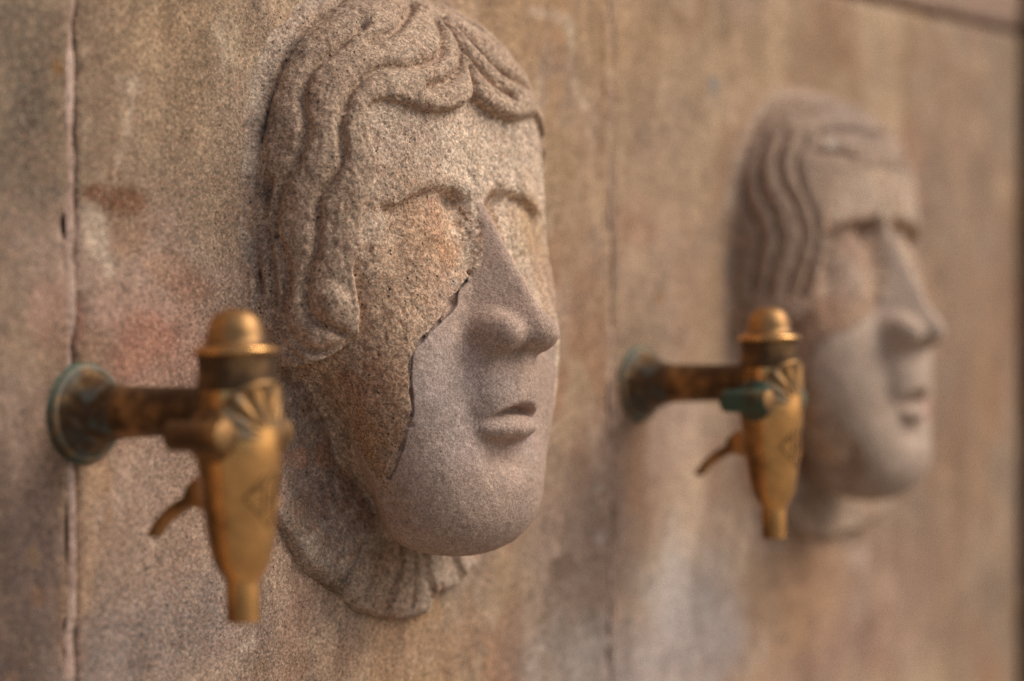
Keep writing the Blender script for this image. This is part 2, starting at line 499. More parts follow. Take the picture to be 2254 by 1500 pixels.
# mortar in the joints
def mortar(X, width, seed, proud=-.0006):
    zs = spaced(-EYE + .002, Z_TOP, -.24, .26, .0022, .03)
    t = np.linspace(-1, 1, 7)
    TT, ZZ = np.meshgrid(t, zs, indexing='ij')
    tt, Z = TT.ravel(), ZZ.ravel()
    P = np.stack([tt * .004, np.full_like(Z, seed), Z], 1)
    w = width * (1 + .35 * fbm(np.stack([Z * 0, Z * 0 + seed, Z], 1), .02, 3, seed))
    xx = X + tt * w / 2 + .0009 * fbm(np.stack([Z * 0, Z * 0 + seed, Z], 1), .035, 3, seed + 4)
    y = -proud + .0006 * np.abs(tt) ** 3 + .0016 * np.clip(tt, 0, 1) ** 4 - .0008 * fbm(P, .008, 3, seed + 8) + .0022 * np.clip(fbm(P, .03, 3, seed + 13) * 2, 0, 1)
    V = np.stack([xx, y, Z], 1)
    c = np.stack([lin((196, 164, 144)) * ALB] * len(Z)) * (1 + .22 * fbm(P, .03, 4, seed + 2))[:, None]
    dk = sstep(.0, .35, fbm(np.stack([Z * 0, Z * 0 + seed + 3, Z], 1), .05, 3, seed + 6))[:, None]
    c = c * (1 - .45 * dk) + lin((120, 84, 64)) * ALB * .45 * dk
    C = np.concatenate([c, np.full((len(Z), 1), .8)], 1)
    idx = np.arange(len(Z)).reshape(7, len(zs))
    q = np.stack([idx[:-1, :-1], idx[1:, :-1], idx[1:, 1:], idx[:-1, 1:]], -1).reshape(-1, 4)
    return link_mesh('mortar_joint', V, q, M['mortar'], wall, colors=C)
for i, X in enumerate(JX[1:-1]):
    mortar(X, .0058 if i != 2 else .0022, 300 + i * 11, proud=-.0002 if i == 1 else .0002)
# course above the slabs (its lower edge shows top right), blocks of rosier stone
for i, (a, b) in enumerate([(-.10, .56), (.564, 1.24), (1.2435, 1.688)]):
    stone_slab('upper_block', a, b, Z_TOP + .0045, .46, -.0015, .07, M['upper'], wall, 500 + i * 9, fine=.004, edge=.007, tint=(164, 132, 112))
# bedding mortar behind the horizontal joint
link_mesh('bedding_joint', [(-.10, .006, Z_TOP - .001), (1.70, .006, Z_TOP - .001), (1.70, .006, Z_TOP + .012), (-.10, .006, Z_TOP + .012)],
          [(0, 1, 2, 3)], M['old'], wall, smooth=False, colors=[(*(lin((112, 78, 60))), 1)] * 4)

# rubble core behind the facing
_c = [(-.10, .062), (1.98, .062), (1.98, .34), (-.10, .34)]
_v = [(x, y, -EYE + .004) for x, y in _c] + [(x, y, .455) for x, y in _c]
link_mesh('core', _v, [(3, 2, 1, 0), (4, 5, 6, 7), (0, 1, 5, 4), (1, 2, 6, 5), (2, 3, 7, 6), (3, 0, 4, 7)], M['upper'], wall, smooth=False, colors=[(*(lin((112, 86, 66))), 1)] * 8)

# return of the wall at the right edge of the picture
pier = empty('stone_pier', (1.706, 0, 0))
tag(pier, 'brown stone pier standing out from the wall at the right edge', 'pier')
def pier_block(z0, z1, seed):
    n = 40
    ys = np.linspace(.02, -.16, n)
    zs = np.linspace(z0, z1, max(6, int((z1 - z0) / .006)))
    def sheet(fn, n1):
        A, B = np.meshgrid(np.linspace(0, 1, n1), zs, indexing='ij')
        V = fn(A.ravel(), B.ravel())
        I = np.arange(A.size).reshape(A.shape)
        q = np.stack([I[:-1, :-1], I[1:, :-1], I[1:, 1:], I[:-1, 1:]], -1).reshape(-1, 4)
        return V, q
    path = [(-.020, .06), (-.020, -.012), (-.015, -.017), (.26, -.017)]
    seg = np.cumsum([0] + [math.dist(path[i], path[i + 1]) for i in range(3)])
    def fn(t, z):
        s = t * seg[-1]
        x = np.interp(s, seg, [p[0] for p in path])
        y = np.interp(s, seg, [p[1] for p in path])
        P = np.stack([x, y, z], 1)
        d = np.minimum(z - z0, z1 - z)
        w = np.clip(1 - d / .006, 0, 1) ** 2 * .004
        nn = .0018 * fbm(P, .05, 4, seed)
        front = sstep(-.02, 0, x)
        return np.stack([x + (w - nn) * (1 - front), y + (w - nn) * front, z], 1)
    V, q = sheet(fn, 90)
    col = np.stack([lin((122, 95, 73)) * ALB] * len(V)) * (1 + .2 * fbm(V, .05, 4, seed + 3))[:, None]
    link_mesh('pier_stone', V, q, M['upper'], pier, colors=np.concatenate([col, np.full((len(V), 1), .85)], 1))
for i, (a, b) in enumerate([(0, .40), (.404, .80), (.804, 1.255), (1.259, 1.52)]):
    pier_block(a, b, 700 + i * 13)

# ------------------------------------------------------------------ carving tools: signed distance fields, millimetres
# local frame of a face: x along the wall, p out of the wall, z up (0 = eye level)
def smin(a, b, k):
    h = np.maximum(k - np.abs(a - b), 0) / k
    return np.minimum(a, b) - h * h * k * .25
def smax(a, b, k):
    return -smin(-a, -b, k)

def sell(P, c, r, n=2.0):
    """superellipsoid"""
    q = np.abs((P - np.asarray(c, np.float32)) / np.asarray(r, np.float32)) + 1e-6
    k0 = np.sum(q ** n, 1) ** (1.0 / n)
    g = (q / k0[:, None]) ** (n - 1) / np.asarray(r, np.float32)
    return (k0 - 1) / np.sqrt(np.sum(g * g, 1))

def seg_dist(P, pts, rad=None, far=40.0):
    """distance to a polyline (minus its radius at each vertex)"""
    pts = np.asarray(pts, np.float32)
    rad = np.zeros(len(pts), np.float32) if rad is None else np.asarray(rad, np.float32)
    out = np.full(len(P), far, np.float32)
    lo, hi = pts.min(0) - far, pts.max(0) + far
    m = np.all((P > lo) & (P < hi), 1)
    if not m.any():
        return out
    Q = P[m]
    best = np.full(len(Q), far, np.float32)
    for i in range(len(pts) - 1):
        a, b = pts[i], pts[i + 1]
        ab = b - a
        L = float(ab @ ab) + 1e-9
        mm = np.flatnonzero(np.all((Q > np.minimum(a, b) - far) & (Q < np.maximum(a, b) + far), 1))
        if not len(mm):
            continue
        R = Q[mm]
        t = np.clip(((R - a) @ ab) / L, 0, 1)
        d = np.linalg.norm(R - a - t[:, None] * ab, axis=1) - (rad[i] + (rad[i + 1] - rad[i]) * t)
        best[mm] = np.minimum(best[mm], d)
    out[m] = best
    return out

def poly_sd(x, z, poly):
    """2-d signed distance to a closed polygon, negative inside"""
    poly = np.asarray(poly, np.float32)
    n = len(poly)
    d = np.full(len(x), 1e9, np.float32)
    inside = np.zeros(len(x), bool)
    for i in range(n):
        ax, az = poly[i]
        bx, bz = poly[(i + 1) % n]
        ex, ez = bx - ax, bz - az
        L = ex * ex + ez * ez + 1e-9
        t = np.clip(((x - ax) * ex + (z - az) * ez) / L, 0, 1)
        dx, dz = x - ax - t * ex, z - az - t * ez
        np.minimum(d, dx * dx + dz * dz, out=d)
        if abs(ez) > 1e-9:
            c = ((az > z) != (bz > z)) & (x < ex * (z - az) / ez + ax)
            inside ^= c
    d = np.sqrt(d)
    return np.where(inside, -d, d)

class Grid2:
    """2-d signed distance of a polygon, tabulated once and looked up bilinearly"""
    def __init__(self, poly, lo=(-125, -180), hi=(125, 180), h=.5):
        self.lo, self.h = lo, h
        xs = np.arange(lo[0], hi[0] + h, h, dtype=np.float32)
        zs = np.arange(lo[1], hi[1] + h, h, dtype=np.float32)
        X, Z = np.meshgrid(xs, zs, indexing='ij')
        self.v = poly_sd(X.ravel(), Z.ravel(), poly).reshape(X.shape)
    def __call__(self, x, z):
        u = np.clip((x - self.lo[0]) / self.h, 0, self.v.shape[0] - 1.001)
        w = np.clip((z - self.lo[1]) / self.h, 0, self.v.shape[1] - 1.001)
        i, j = u.astype(np.int32), w.astype(np.int32)
        a, b = (u - i).astype(np.float32), (w - j).astype(np.float32)
        v = self.v
        return (v[i, j] * (1 - a) + v[i + 1, j] * a) * (1 - b) + (v[i, j + 1] * (1 - a) + v[i + 1, j + 1] * a) * b

class Grid3:
    """distance to a set of polylines, tabulated on a coarse lattice and looked up trilinearly"""
    def __init__(self, lines, lo, hi, h, far):
        self.lo, self.h = np.array(lo, np.float32), h
        ax = [np.arange(lo[k], hi[k] + h, h, dtype=np.float32) for k in range(3)]
        G = np.stack(np.meshgrid(*ax, indexing='ij'), -1)
        shp = G.shape[:3]
        v = np.full(shp, far, np.float32)
        for L in lines:
            L = np.asarray(L, np.float32)
            for i in range(len(L) - 1):
                a, b = L[i], L[i + 1]
                i0 = np.clip(((np.minimum(a, b) - far - self.lo) / h).astype(int), 0, np.array(shp))
                i1 = np.clip(((np.maximum(a, b) + far - self.lo) / h).astype(int) + 2, 0, np.array(shp))
                if (i1 <= i0).any():
                    continue
                sl = tuple(slice(x, y) for x, y in zip(i0, i1))
                Q = G[sl]
                ab = b - a
                t = np.clip(((Q - a) @ ab) / (float(ab @ ab) + 1e-9), 0, 1)
                e = Q - a - t[..., None] * ab
                v[sl] = np.minimum(v[sl], np.sqrt((e * e).sum(-1)))
        self.v = v
    def __call__(self, P):
        u = (P - self.lo) / self.h
        u = np.clip(u, 0, np.array(self.v.shape) - 1.001)
        I = u.astype(np.int32)
        f = (u - I).astype(np.float32)
        i, j, k = I.T
        a, b, c = f.T
        v = self.v
        x00 = v[i, j, k] * (1 - a) + v[i + 1, j, k] * a
        x10 = v[i, j + 1, k] * (1 - a) + v[i + 1, j + 1, k] * a
        x01 = v[i, j, k + 1] * (1 - a) + v[i + 1, j, k + 1] * a
        x11 = v[i, j + 1, k + 1] * (1 - a) + v[i + 1, j + 1, k + 1] * a
        return (x00 * (1 - b) + x10 * b) * (1 - c) + (x01 * (1 - b) + x11 * b) * c

def smooth_line(pts, n=5):
    """Catmull-Rom through the points"""
    pts = [np.asarray(p, float) for p in pts]
    P = [2 * pts[0] - pts[1]] + pts + [2 * pts[-1] - pts[-2]]
    out = []
    for i in range(1, len(P) - 2):
        a, b, c, d = P[i - 1:i + 3]
        for t in np.linspace(0, 1, n, endpoint=False):
            out.append(.5 * (2 * b + (c - a) * t + (2 * a - 5 * b + 4 * c - d) * t * t + (3 * b - a - 3 * c + d) * t ** 3))
    out.append(pts[-1])
    return np.array(out)

def profile(table):
    zs, a, b = (np.array(v, float) for v in zip(*sorted(table)))
    g = np.arange(-220, 221, 1.0, dtype=np.float32)
    ker = np.exp(-np.linspace(-2, 2, 29) ** 2)
    ker /= ker.sum()
    def sm(v):
        w = np.interp(g, zs, v)
        return np.convolve(np.pad(w, 14, mode='edge'), ker, 'valid').astype(np.float32)
    A, B = sm(a), sm(b)
    return g, A, B, np.gradient(A), np.gradient(B)

def prof_sd(x, p, z, T, n):
    g, A, B, dA, dB = T
    u = np.clip(z + 220, 0, 439.9)
    i = u.astype(np.int32)
    w = (u - i).astype(np.float32)
    a, b, da, db = (v[i] * (1 - w) + v[i + 1] * w for v in (A, B, dA, dB))
    q1, q2 = np.abs(x) / a + 1e-6, np.maximum(p, 0) / b + 1e-6
    k0 = (q1 ** n + q2 ** n) ** (1 / n)
    w1, w2 = (q1 / k0) ** (n - 1), (q2 / k0) ** (n - 1)
    gz = w1 * q1 * da / a + w2 * q2 * db / b
    return ((k0 - 1) / np.sqrt((w1 / a) ** 2 + (w2 / b) ** 2 + gz ** 2)).astype(np.float32)

def raycast(xc, pix, f, lift=0.0):
    """photograph pixels -> points on the field f of the face whose axis is at xc (metres)"""
    o = np.array([-xc * 1000, DIST * 1000, 0.0])
    D = np.array([ray(px, py) for px, py in pix])
    D[:, 1] *= -1
    D /= np.linalg.norm(D, axis=1)[:, None]
    t = np.full(len(D), 900.0)
    best_t, best_d = t.copy(), np.full(len(D), 1e9)
    for _ in range(260):
        d = f((o + D * t[:, None]).astype(np.float32)) - lift
        up = d < best_d
        best_d[up] = d[up]
        best_t[up] = t[up]
        t = t + np.where(d > .02, np.clip(d * .5, .02, 12), 0)
        t = np.minimum(t, 2200)
    return o + D * best_t[:, None]

def extract(F, lo, hi, h):
    """surface nets on a band refined in three levels; returns vertices (mm) and quads"""
    lo, hi = np.array(lo, float), np.array(hi, float)
    N = (np.ceil((hi - lo) / (4 * h)).astype(int)) * 4
    def coords(I, s):
        return (lo + I * (h * s)).astype(np.float32)
    shp = tuple(N // 4 + 1)
    I = np.stack(np.meshgrid(*[np.arange(s) for s in shp], indexing='ij'), -1).reshape(-1, 3)
    V = F(coords(I, 4)).reshape(shp)
    for s, band in ((2, 2.2), (1, 1.7)):
        shp2 = tuple(N // s + 1)
        V2 = np.empty(shp2, np.float32)
        up = V.repeat(2, 0).repeat(2, 1).repeat(2, 2)[:shp2[0], :shp2[1], :shp2[2]]
        V2[:] = up
        act = np.argwhere(np.abs(up) < band * h * s * 2)
        V2[act[:, 0], act[:, 1], act[:, 2]] = F(coords(act, s))
        V = V2
    neg = V < 0
    c = np.zeros(tuple(n - 1 for n in V.shape), np.int8)
    for a in (0, 1):
        for b in (0, 1):
            for d in (0, 1):
                c += neg[a:a + c.shape[0], b:b + c.shape[1], d:d + c.shape[2]]
    cells = np.argwhere((c > 0) & (c < 8))
    vid = np.full(c.shape, -1, np.int32)
    vid[cells[:, 0], cells[:, 1], cells[:, 2]] = np.arange(len(cells))
    corner = np.array([[a, b, d] for a in (0, 1) for b in (0, 1) for d in (0, 1)])
    vals = np.stack([V[cells[:, 0] + k[0], cells[:, 1] + k[1], cells[:, 2] + k[2]] for k in corner], 1)
    pos = np.zeros((len(cells), 3))
    cnt = np.zeros(len(cells))
    for i in range(8):
        for j in range(i + 1, 8):
            if np.abs(corner[i] - corner[j]).sum() != 1:
                continue
            m = (vals[:, i] < 0) != (vals[:, j] < 0)
            t = vals[m, i] / (vals[m, i] - vals[m, j])
            pos[m] += corner[i] + t[:, None] * (corner[j] - corner[i])
            cnt[m] += 1
    P = lo + (cells + pos / cnt[:, None]) * h
    quads = []
    for ax in range(3):
        o1, o2 = [(1, 2), (2, 0), (0, 1)][ax]
        sl0 = [slice(1, -1)] * 3
        sl0[ax] = slice(0, -1)
        sl1 = [slice(1, -1)] * 3
        sl1[ax] = slice(1, None)
        A, B = neg[tuple(sl0)], neg[tuple(sl1)]
        for flip, mask in ((False, A & ~B), (True, ~A & B)):
            e = np.argwhere(mask)
            off = np.ones(3, int)
            off[ax] = 0
            e = e + off
            d1 = np.zeros(3, int); d1[o1] = 1
            d2 = np.zeros(3, int); d2[o2] = 1
            ids = [vid[tuple((e - k).T)] for k in (d1 + d2, d2, 0 * d1, d1)]
            q = np.stack(ids if not flip else ids[::-1], 1)
            quads.append(q[(q >= 0).all(1)])
    return P, np.concatenate(quads)

def grad(F, P, e=.25):
    G = np.zeros_like(P, dtype=np.float64)
    f0 = F(P.astype(np.float32))
    for a in range(3):
        d = np.zeros(3)
        d[a] = e
        G[:, a] = (F((P + d).astype(np.float32)) - f0) / e
    return G

def carve(F, lo, hi, h, rough, seed):
    P, Q = extract(F, lo, hi, h)
    for _ in range(1):
        G = grad(F, P)
        L2 = np.maximum((G * G).sum(1), .2)
        v = F(P.astype(np.float32))
        st = -(v / L2)[:, None] * G
        ln = np.linalg.norm(st, axis=1)
        st *= np.minimum(1, h * .6 / np.maximum(ln, 1e-6))[:, None]
        P = P + st
    Nn = vert_normals(P, Q)
    P = P + Nn * (rough(P))[:, None]
    return P, Q

def vert_normals(P, Q):
    n = np.cross(P[Q[:, 2]] - P[Q[:, 0]], P[Q[:, 3]] - P[Q[:, 1]])
    out = np.zeros_like(P)
    for k in range(4):
        np.add.at(out, Q[:, k], n)
    return out / np.maximum(np.linalg.norm(out, axis=1), 1e-9)[:, None]

def split_parts(P, Q, label, names, mats, parent, colors):
    """cut the carved surface into parts along the label of its faces; P in mm, local frame"""
    W = np.stack([P[:, 0], -P[:, 1], P[:, 2]], 1) / 1000.0
    Q = Q[:, ::-1]
    N = vert_normals(W, Q)
    lf = np.stack([label[Q[:, k]] for k in range(4)], 1)
    lf = np.sort(lf, 1)[:, 1]
    for i, nm in enumerate(names):
        q = Q[lf == i]
        if not len(q):
            continue
        used, inv = np.unique(q.ravel(), return_inverse=True)
        link_mesh(nm, W[used], inv.reshape(-1, 4), mats[i], parent, colors=colors[used], normals=N[used])

# ------------------------------------------------------------------ the carved faces
def make_face(xc, cfg, h, label):
    root = empty('carved_mask', (xc, 0, EYE))
    tag(root, label, 'stone face', 'carved stone faces on the fountain wall')
    T = profile(cfg['mask'])
    zt = cfg['skull_z']
    sc, sr = (0, -2, zt), cfg['skull_r']

    def fold(P):
        Q = P.copy()
        Q[:, 0] = -np.abs(Q[:, 0])
        return Q
    def mask(P):
        un = 1 - (cfg['undercut'] * sstep(-15, -60, P[:, 2]) + .30 * sstep(-68, -98, P[:, 2])) * (1 - sstep(2, 44, P[:, 1]))
        side = np.where(P[:, 0] < 0, 1 - cfg['slim'] * sstep(45, 0, P[:, 2]) + cfg['jowl'] * sstep(-55, -92, P[:, 2]), 1)
        d = prof_sd(P[:, 0] / (un * side), P[:, 1], P[:, 2], T, 2.9)
        d = smax(d, P[:, 2] - (zt + 88), 30)
        return smax(d, (cfg['chin'] - P[:, 2]) + .10 * (60 - P[:, 1]), 26)
    def skull(P):
        Q = P.copy()
        lowz = Q[:, 2] < zt
        Q[lowz, 2] = zt + (Q[lowz, 2] - zt) * .55
        return sell(Q, sc, sr, 2.5)
    def base(P):
        return np.minimum(mask(P), skull(P) - 3)
    rc = lambda pix, f, lift=0: raycast(xc, pix, f, lift)

    # hair: grooves between the locks, and the window of bare face
    hairbase = lambda P: skull(P) - 3.0
    grooves = []
    for pix in cfg['grooves']:
        g3 = rc(smooth_line(pix, 4), hairbase)
        g3[:, 0] = np.minimum(g3[:, 0], -.3)
        grooves.append(g3)
    gdist = Grid3(grooves, (-124, -4, -70), (2, 84, 168), 1.3, 13)
    hl = rc(smooth_line(cfg['hairline'], 3), hairbase)[:, [0, 2]]
    hl[:, 0] = np.minimum(hl[:, 0], 0)
    win = [(6, hl[0, 1])] + [tuple(v) for v in hl] + [(-170, hl[-1, 1] - 4), (-170, -260), (6, -260)]
    win = Grid2(win)
    if cfg.get('debug'): print('hairline', hl.round(0).tolist())

    curls = [(rc([(cx, cy)], hairbase)[0] + np.array([0, -.5, 0]), r) for cx, cy, r in cfg['curls']]

    def hair(P):
        Q = fold(P)
        d = gdist(Q)
        right = P[:, 0] > 0
        xw = np.where(right, Q[:, 0] * (1 - .22 * sstep(100, 70, Q[:, 2])), Q[:, 0])
        wd = win(xw, Q[:, 2])            # negative inside the window
        np.minimum(d, np.abs(wd) + 2, out=d)
        u = np.clip(d / cfg['lock_w'], 0, 1)
        bulge = cfg['lock_h'] * np.sqrt(np.maximum(1 - (1 - u) ** 2, 0))
        bulge = bulge + .13 * np.cos(d * (2 * math.pi / 5.2)) * sstep(2.5, 5, d) * sstep(13, 10, d)     # finer strands within a lock
        f = skull(Q) - bulge + .6
        for (c, r) in curls:
            f = smin(f, sell(Q, c, (r, r, r * 1.15)), 2.2)
        return smax(f, -wd, cfg['hair_edge']), wd

    brow = rc(cfg['brow'], mask)
    brow = brow[np.argsort(brow[:, 0])]
    if cfg.get('debug'): print('brow', brow.round(0).tolist())
    crack = rc(smooth_line(cfg['crack'], 4), mask)
    low = crack[:, 2] < -80
    x_last = crack[~low, 0][-1]
    crack[low, 0] = x_last + np.interp(crack[low, 2], [-108, -94, -80], [8.5, 6.3, 0]) + .4 * np.sin(crack[low, 2] * .5)
    if low.any():                                   # bring the lower run of the joint back onto the surface
        lo_p, hi_p = np.full(low.sum(), 5.0), np.full(low.sum(), 95.0)
        for _ in range(24):
            mid = (lo_p + hi_p) / 2
            inside = mask(np.stack([crack[low, 0], mid, crack[low, 2]], 1).astype(np.float32)) < 0
            lo_p, hi_p = np.where(inside, mid, lo_p), np.where(inside, hi_p, mid)
        crack[low, 1] = lo_p
    crack2 = crack[:, [0, 2]].copy()
    crack2[:, 0] = np.minimum(crack2[:, 0], 0)
    patch = [(8, crack2[0, 1])] + [tuple(v) for v in crack2] + [(crack2[-1, 0] - 3, crack2[-1, 1] - 9), (crack2[-1, 0] - 3, -200), (8, -200)]
    patch = Grid2(patch)
    if cfg.get('debug'): print('crack', crack.round(0).tolist())
    nz, nt, nb = cfg['nose_top'], cfg['nose_tip'], cfg['nose_base']

    def face(P):
        Q = fold(P)
        x, p, z = Q[:, 0], Q[:, 1], Q[:, 2]
        f = mask(P)
        # eye sockets under a sharp brow
        zb = np.interp(x, brow[:, 0], brow[:, 2])
        lat = sstep(cfg['eye_x'][0], cfg['eye_x'][0] + 16, x) * (1 - sstep(-10, -5, x))
        e = cfg['eye_d'] * lat * sstep(-1.8, 3.6, zb - z) * (1 - sstep(12, cfg['eye_len'], zb - z))
        deep = np.exp(-((x + 15) / 7) ** 2 - ((z - zb + 5) / 8) ** 2) * cfg['eye_in']
        f = f + e + deep
        c, r = cfg['eyeball']
        f = smin(f, sell(Q, c, r), 7)
        # brow rim
        f = f - cfg['brow_h'] * np.exp(-((z - zb - 4) / 5.0) ** 2) * sstep(-72, -50, x)
        # nose: two flanks, a ridge, a slanting underside
        t = np.clip((nz[2] - z) / (nz[2] - nt[2]), -.3, 1.25)
        ridge = nz[1] + (nt[1] - nz[1]) * t
        hw = 5.0 + 15.5 * np.clip(t, 0, 1.2) ** 1.1       # half width at the root of the flank
        depth = np.maximum(ridge - (50 + 20 * np.clip(t, 0, 1)), 6)
        nx = depth / np.sqrt(depth ** 2 + hw ** 2)
        npp = hw / np.sqrt(depth ** 2 + hw ** 2)
        flank = (-x - 2.0) * nx + (p - ridge) * npp
        front = (p - ridge) * .86
        bn = np.array([nt[1] - nb[1], -(nt[2] - nb[2])])   # underside runs nb -> nt
        bn = np.array([(nt[2] - nb[2]), -(nt[1] - nb[1])]) / math.hypot(nt[1] - nb[1], nt[2] - nb[2])
        under = (p - nt[1]) * bn[0] + (z - nt[2]) * bn[1]
        top = (z - nz[2] - 3) * .9
        nose = smax(smax(smax(flank, front, 2.6), under, 6), top, 8)
        nose = smax(nose, 30 - p, 2)
        nose = smin(nose, sell(Q, (0, nt[1] - 13, nt[2] - .5), (10, 13.5, 9.5)), 6)
        w = cfg['wing']
        nose = smin(nose, sell(Q, w[0], w[1]), 6.5)
        f = smin(f, nose, 4)
        # muzzle, lips, chin
        m = cfg['muzzle']
        mz = sell(Q, m[0], m[1], 2.3)
        lip_z = cfg['lip_z'] - 8 * np.clip(-x / 24, 0, 1.5) ** 2
        mz = smax(mz, (lip_z - z) * .95 - (80 - p) * .18, 2.5)
        f = smin(f, mz, 5)
        c, r = cfg['chin_ball']
        f = smin(f, sell(Q, c, r), 22)
        c, r = cfg['under_lip']
        f = smax(f, -sell(Q, c, r), 9)
        c, r = cfg['lower_lip']
        f = smin(f, sell(Q, c, r), 3)
        c, r = cfg['mouth']
        f = smax(f, -sell(Q, c, r), 1.5)
        return f

    coll = []
    if cfg.get('collar'):
        flat = lambda P: P[:, 1] - cfg['collar_p']
        coll = rc(smooth_line(cfg['collar'], 4), flat)[:, [0, 2]]
        cg = [rc(smooth_line(g_, 4), flat) for g_ in cfg['collar_grooves']]
        xr = np.max(coll[:, 0])
        coll = Grid2([tuple(v) for v in coll])
    def collar(P):
        if not coll:
            return np.full(len(P), 50, np.float32)
        wd = coll(P[:, 0], P[:, 2]) + 1.1 * vnoise(P, 7.0, 4).astype(np.float32)
        u = np.clip(-wd / 6, 0, 1)
        hh = cfg['collar_p'] * (.35 + .65 * np.sqrt(np.maximum(1 - (1 - u) ** 2, 0)))
        hh = hh * (.0 + 1.0 * sstep(cfg['collar_fade'], cfg['collar_fade'] - 45, P[:, 2]))
        d = smax((P[:, 1] - hh) * .9, wd, 3)
        for g_, gw in zip(cg, cfg['collar_gw']):
            d = smax(d, -seg_dist(P, g_, np.linspace(.6 * gw, gw, len(g_)), 8), 1.6)
        return d

    crack_in = np.array([-.7, 1.6, 0])
    keep = (crack[:, 2] > -106) & (crack[:, 1] > 12)
    crack = crack[keep]
    crad = np.interp(np.arange(len(crack)), np.arange(len(crack)), cfg['crack_r'](crack))
    def whole(P):
        fh, wdh = hair(P)
        ff = face(P) + 6 * sstep(1, 7, wdh) * sstep(-32, -18, P[:, 2])
        if cfg['crack_on']:
            Q = fold(P)
            wd = patch(Q[:, 0], Q[:, 2])
            ff = ff + (cfg['proud'] * sstep(-40, -78, P[:, 2]) + 6.5 * sstep(-76, -100, P[:, 2])) * sstep(-.4, .6, wd)
            ff = smax(ff, -seg_dist(P, crack, crad, 3), .4)
            ff = smax(ff, -seg_dist(P, crack - crack_in, crad * .9, 3), .4)
            for c, r in cfg['holes']:
                ff = smax(ff, -sell(P, c, r), .5)
        f = smin(smin(ff, fh, 2.2), collar(P), 3)
        return smin(f, skirt(P, f), 4)
    def skirt(P, f):                      # the worn run-out of the carving into the slab
        return (P[:, 1] + .42 * np.maximum(f, 0) - 2.2 + 7 * sstep(-30, -75, P[:, 2]) - .9 * vnoise(P, 9.0, 14).astype(np.float32)) * .9

    # holes given in pixels
    hp = rc([q[0] for q in cfg.get('hole_px', [((0, 0), 0)])], face) if cfg.get('hole_px') else []
    cfg['holes'] = [(c, r[1]) for c, r in zip(hp, cfg.get('hole_px') or [])]

    P, Q = carve(whole, (-118, -4, -168), (118, 116, 166), h, lambda P: np.zeros(len(P)), 1)
    Pf = P.astype(np.float32)
    fh, wdh = hair(Pf)
    ff, fc = face(Pf) + 6 * sstep(1, 7, wdh) * sstep(-32, -18, Pf[:, 2]), collar(Pf)
    Fq = fold(Pf)
    wob = .35 * fbm(P, 3.0, 3, 91)
    wdp = patch(Fq[:, 0], Fq[:, 2]) + wob
    lab = np.zeros(len(P), int)                      # 0 old face
    lab[(wdp < 0) & (P[:, 1] > 20)] = 2              # 2 repair
    lab[(fh < ff) & (fh < fc)] = 1                   # 1 hair
    lab[(fc < ff) & (fc < fh)] = 3                   # 3 collar
    # tooled and weathered surface: lumps, grit and pits; the repair stone is smoother
    amp = np.array([1.0, 1.25, .45, 1.2])[lab]
    pit = np.clip(vnoise(P, 2.4, 77) - .45, 0, 1) * np.clip(fbm(P, 18, 2, 78) * 2 + .5, 0, 1)
    tool = fbm(np.stack([P[:, 0] + P[:, 2] * .6, P[:, 1], P[:, 2] * .35], 1), 5.5, 2, 79)
    dsp = amp * (.55 * fbm(P, 15, 3, 3) + .42 * fbm(P, 4.2, 3, 7) + .30 * tool - 1.5 * pit)
    P = P + vert_normals(P, Q) * (dsp * (P[:, 1] > .5))[:, None]
    lab[skirt(Pf, np.minimum(np.minimum(ff, fh), fc)) < np.minimum(np.minimum(ff, fh), fc)] = 3
    C = cfg['paint'](P, lab, rc, mask, base, wdp)
    dirt = 1 - sstep(-.25, .35, seg_dist(Pf, crack, crad, 3))          # black dirt packed in the open joint
    dirt = dirt * np.isin(lab, [0, 2]) * (P[:, 2] > -104)
    C[:, :3] = C[:, :3] * (1 - dirt)[:, None] + np.array([.022, .017, .014]) * dirt[:, None]
    C[:, 3] = np.maximum(C[:, 3], dirt)
    split_parts(P, Q, lab, ['face', 'hair', 'repaired_face', 'collar'], [M['old'], M['hair'], M['repair'], M['wall']], root, C)
    for o in root.children:
        if o.name.startswith('repaired_face'):
            o['label'] = 'smooth greyish repair stone of nose, cheeks and chin'
    return root

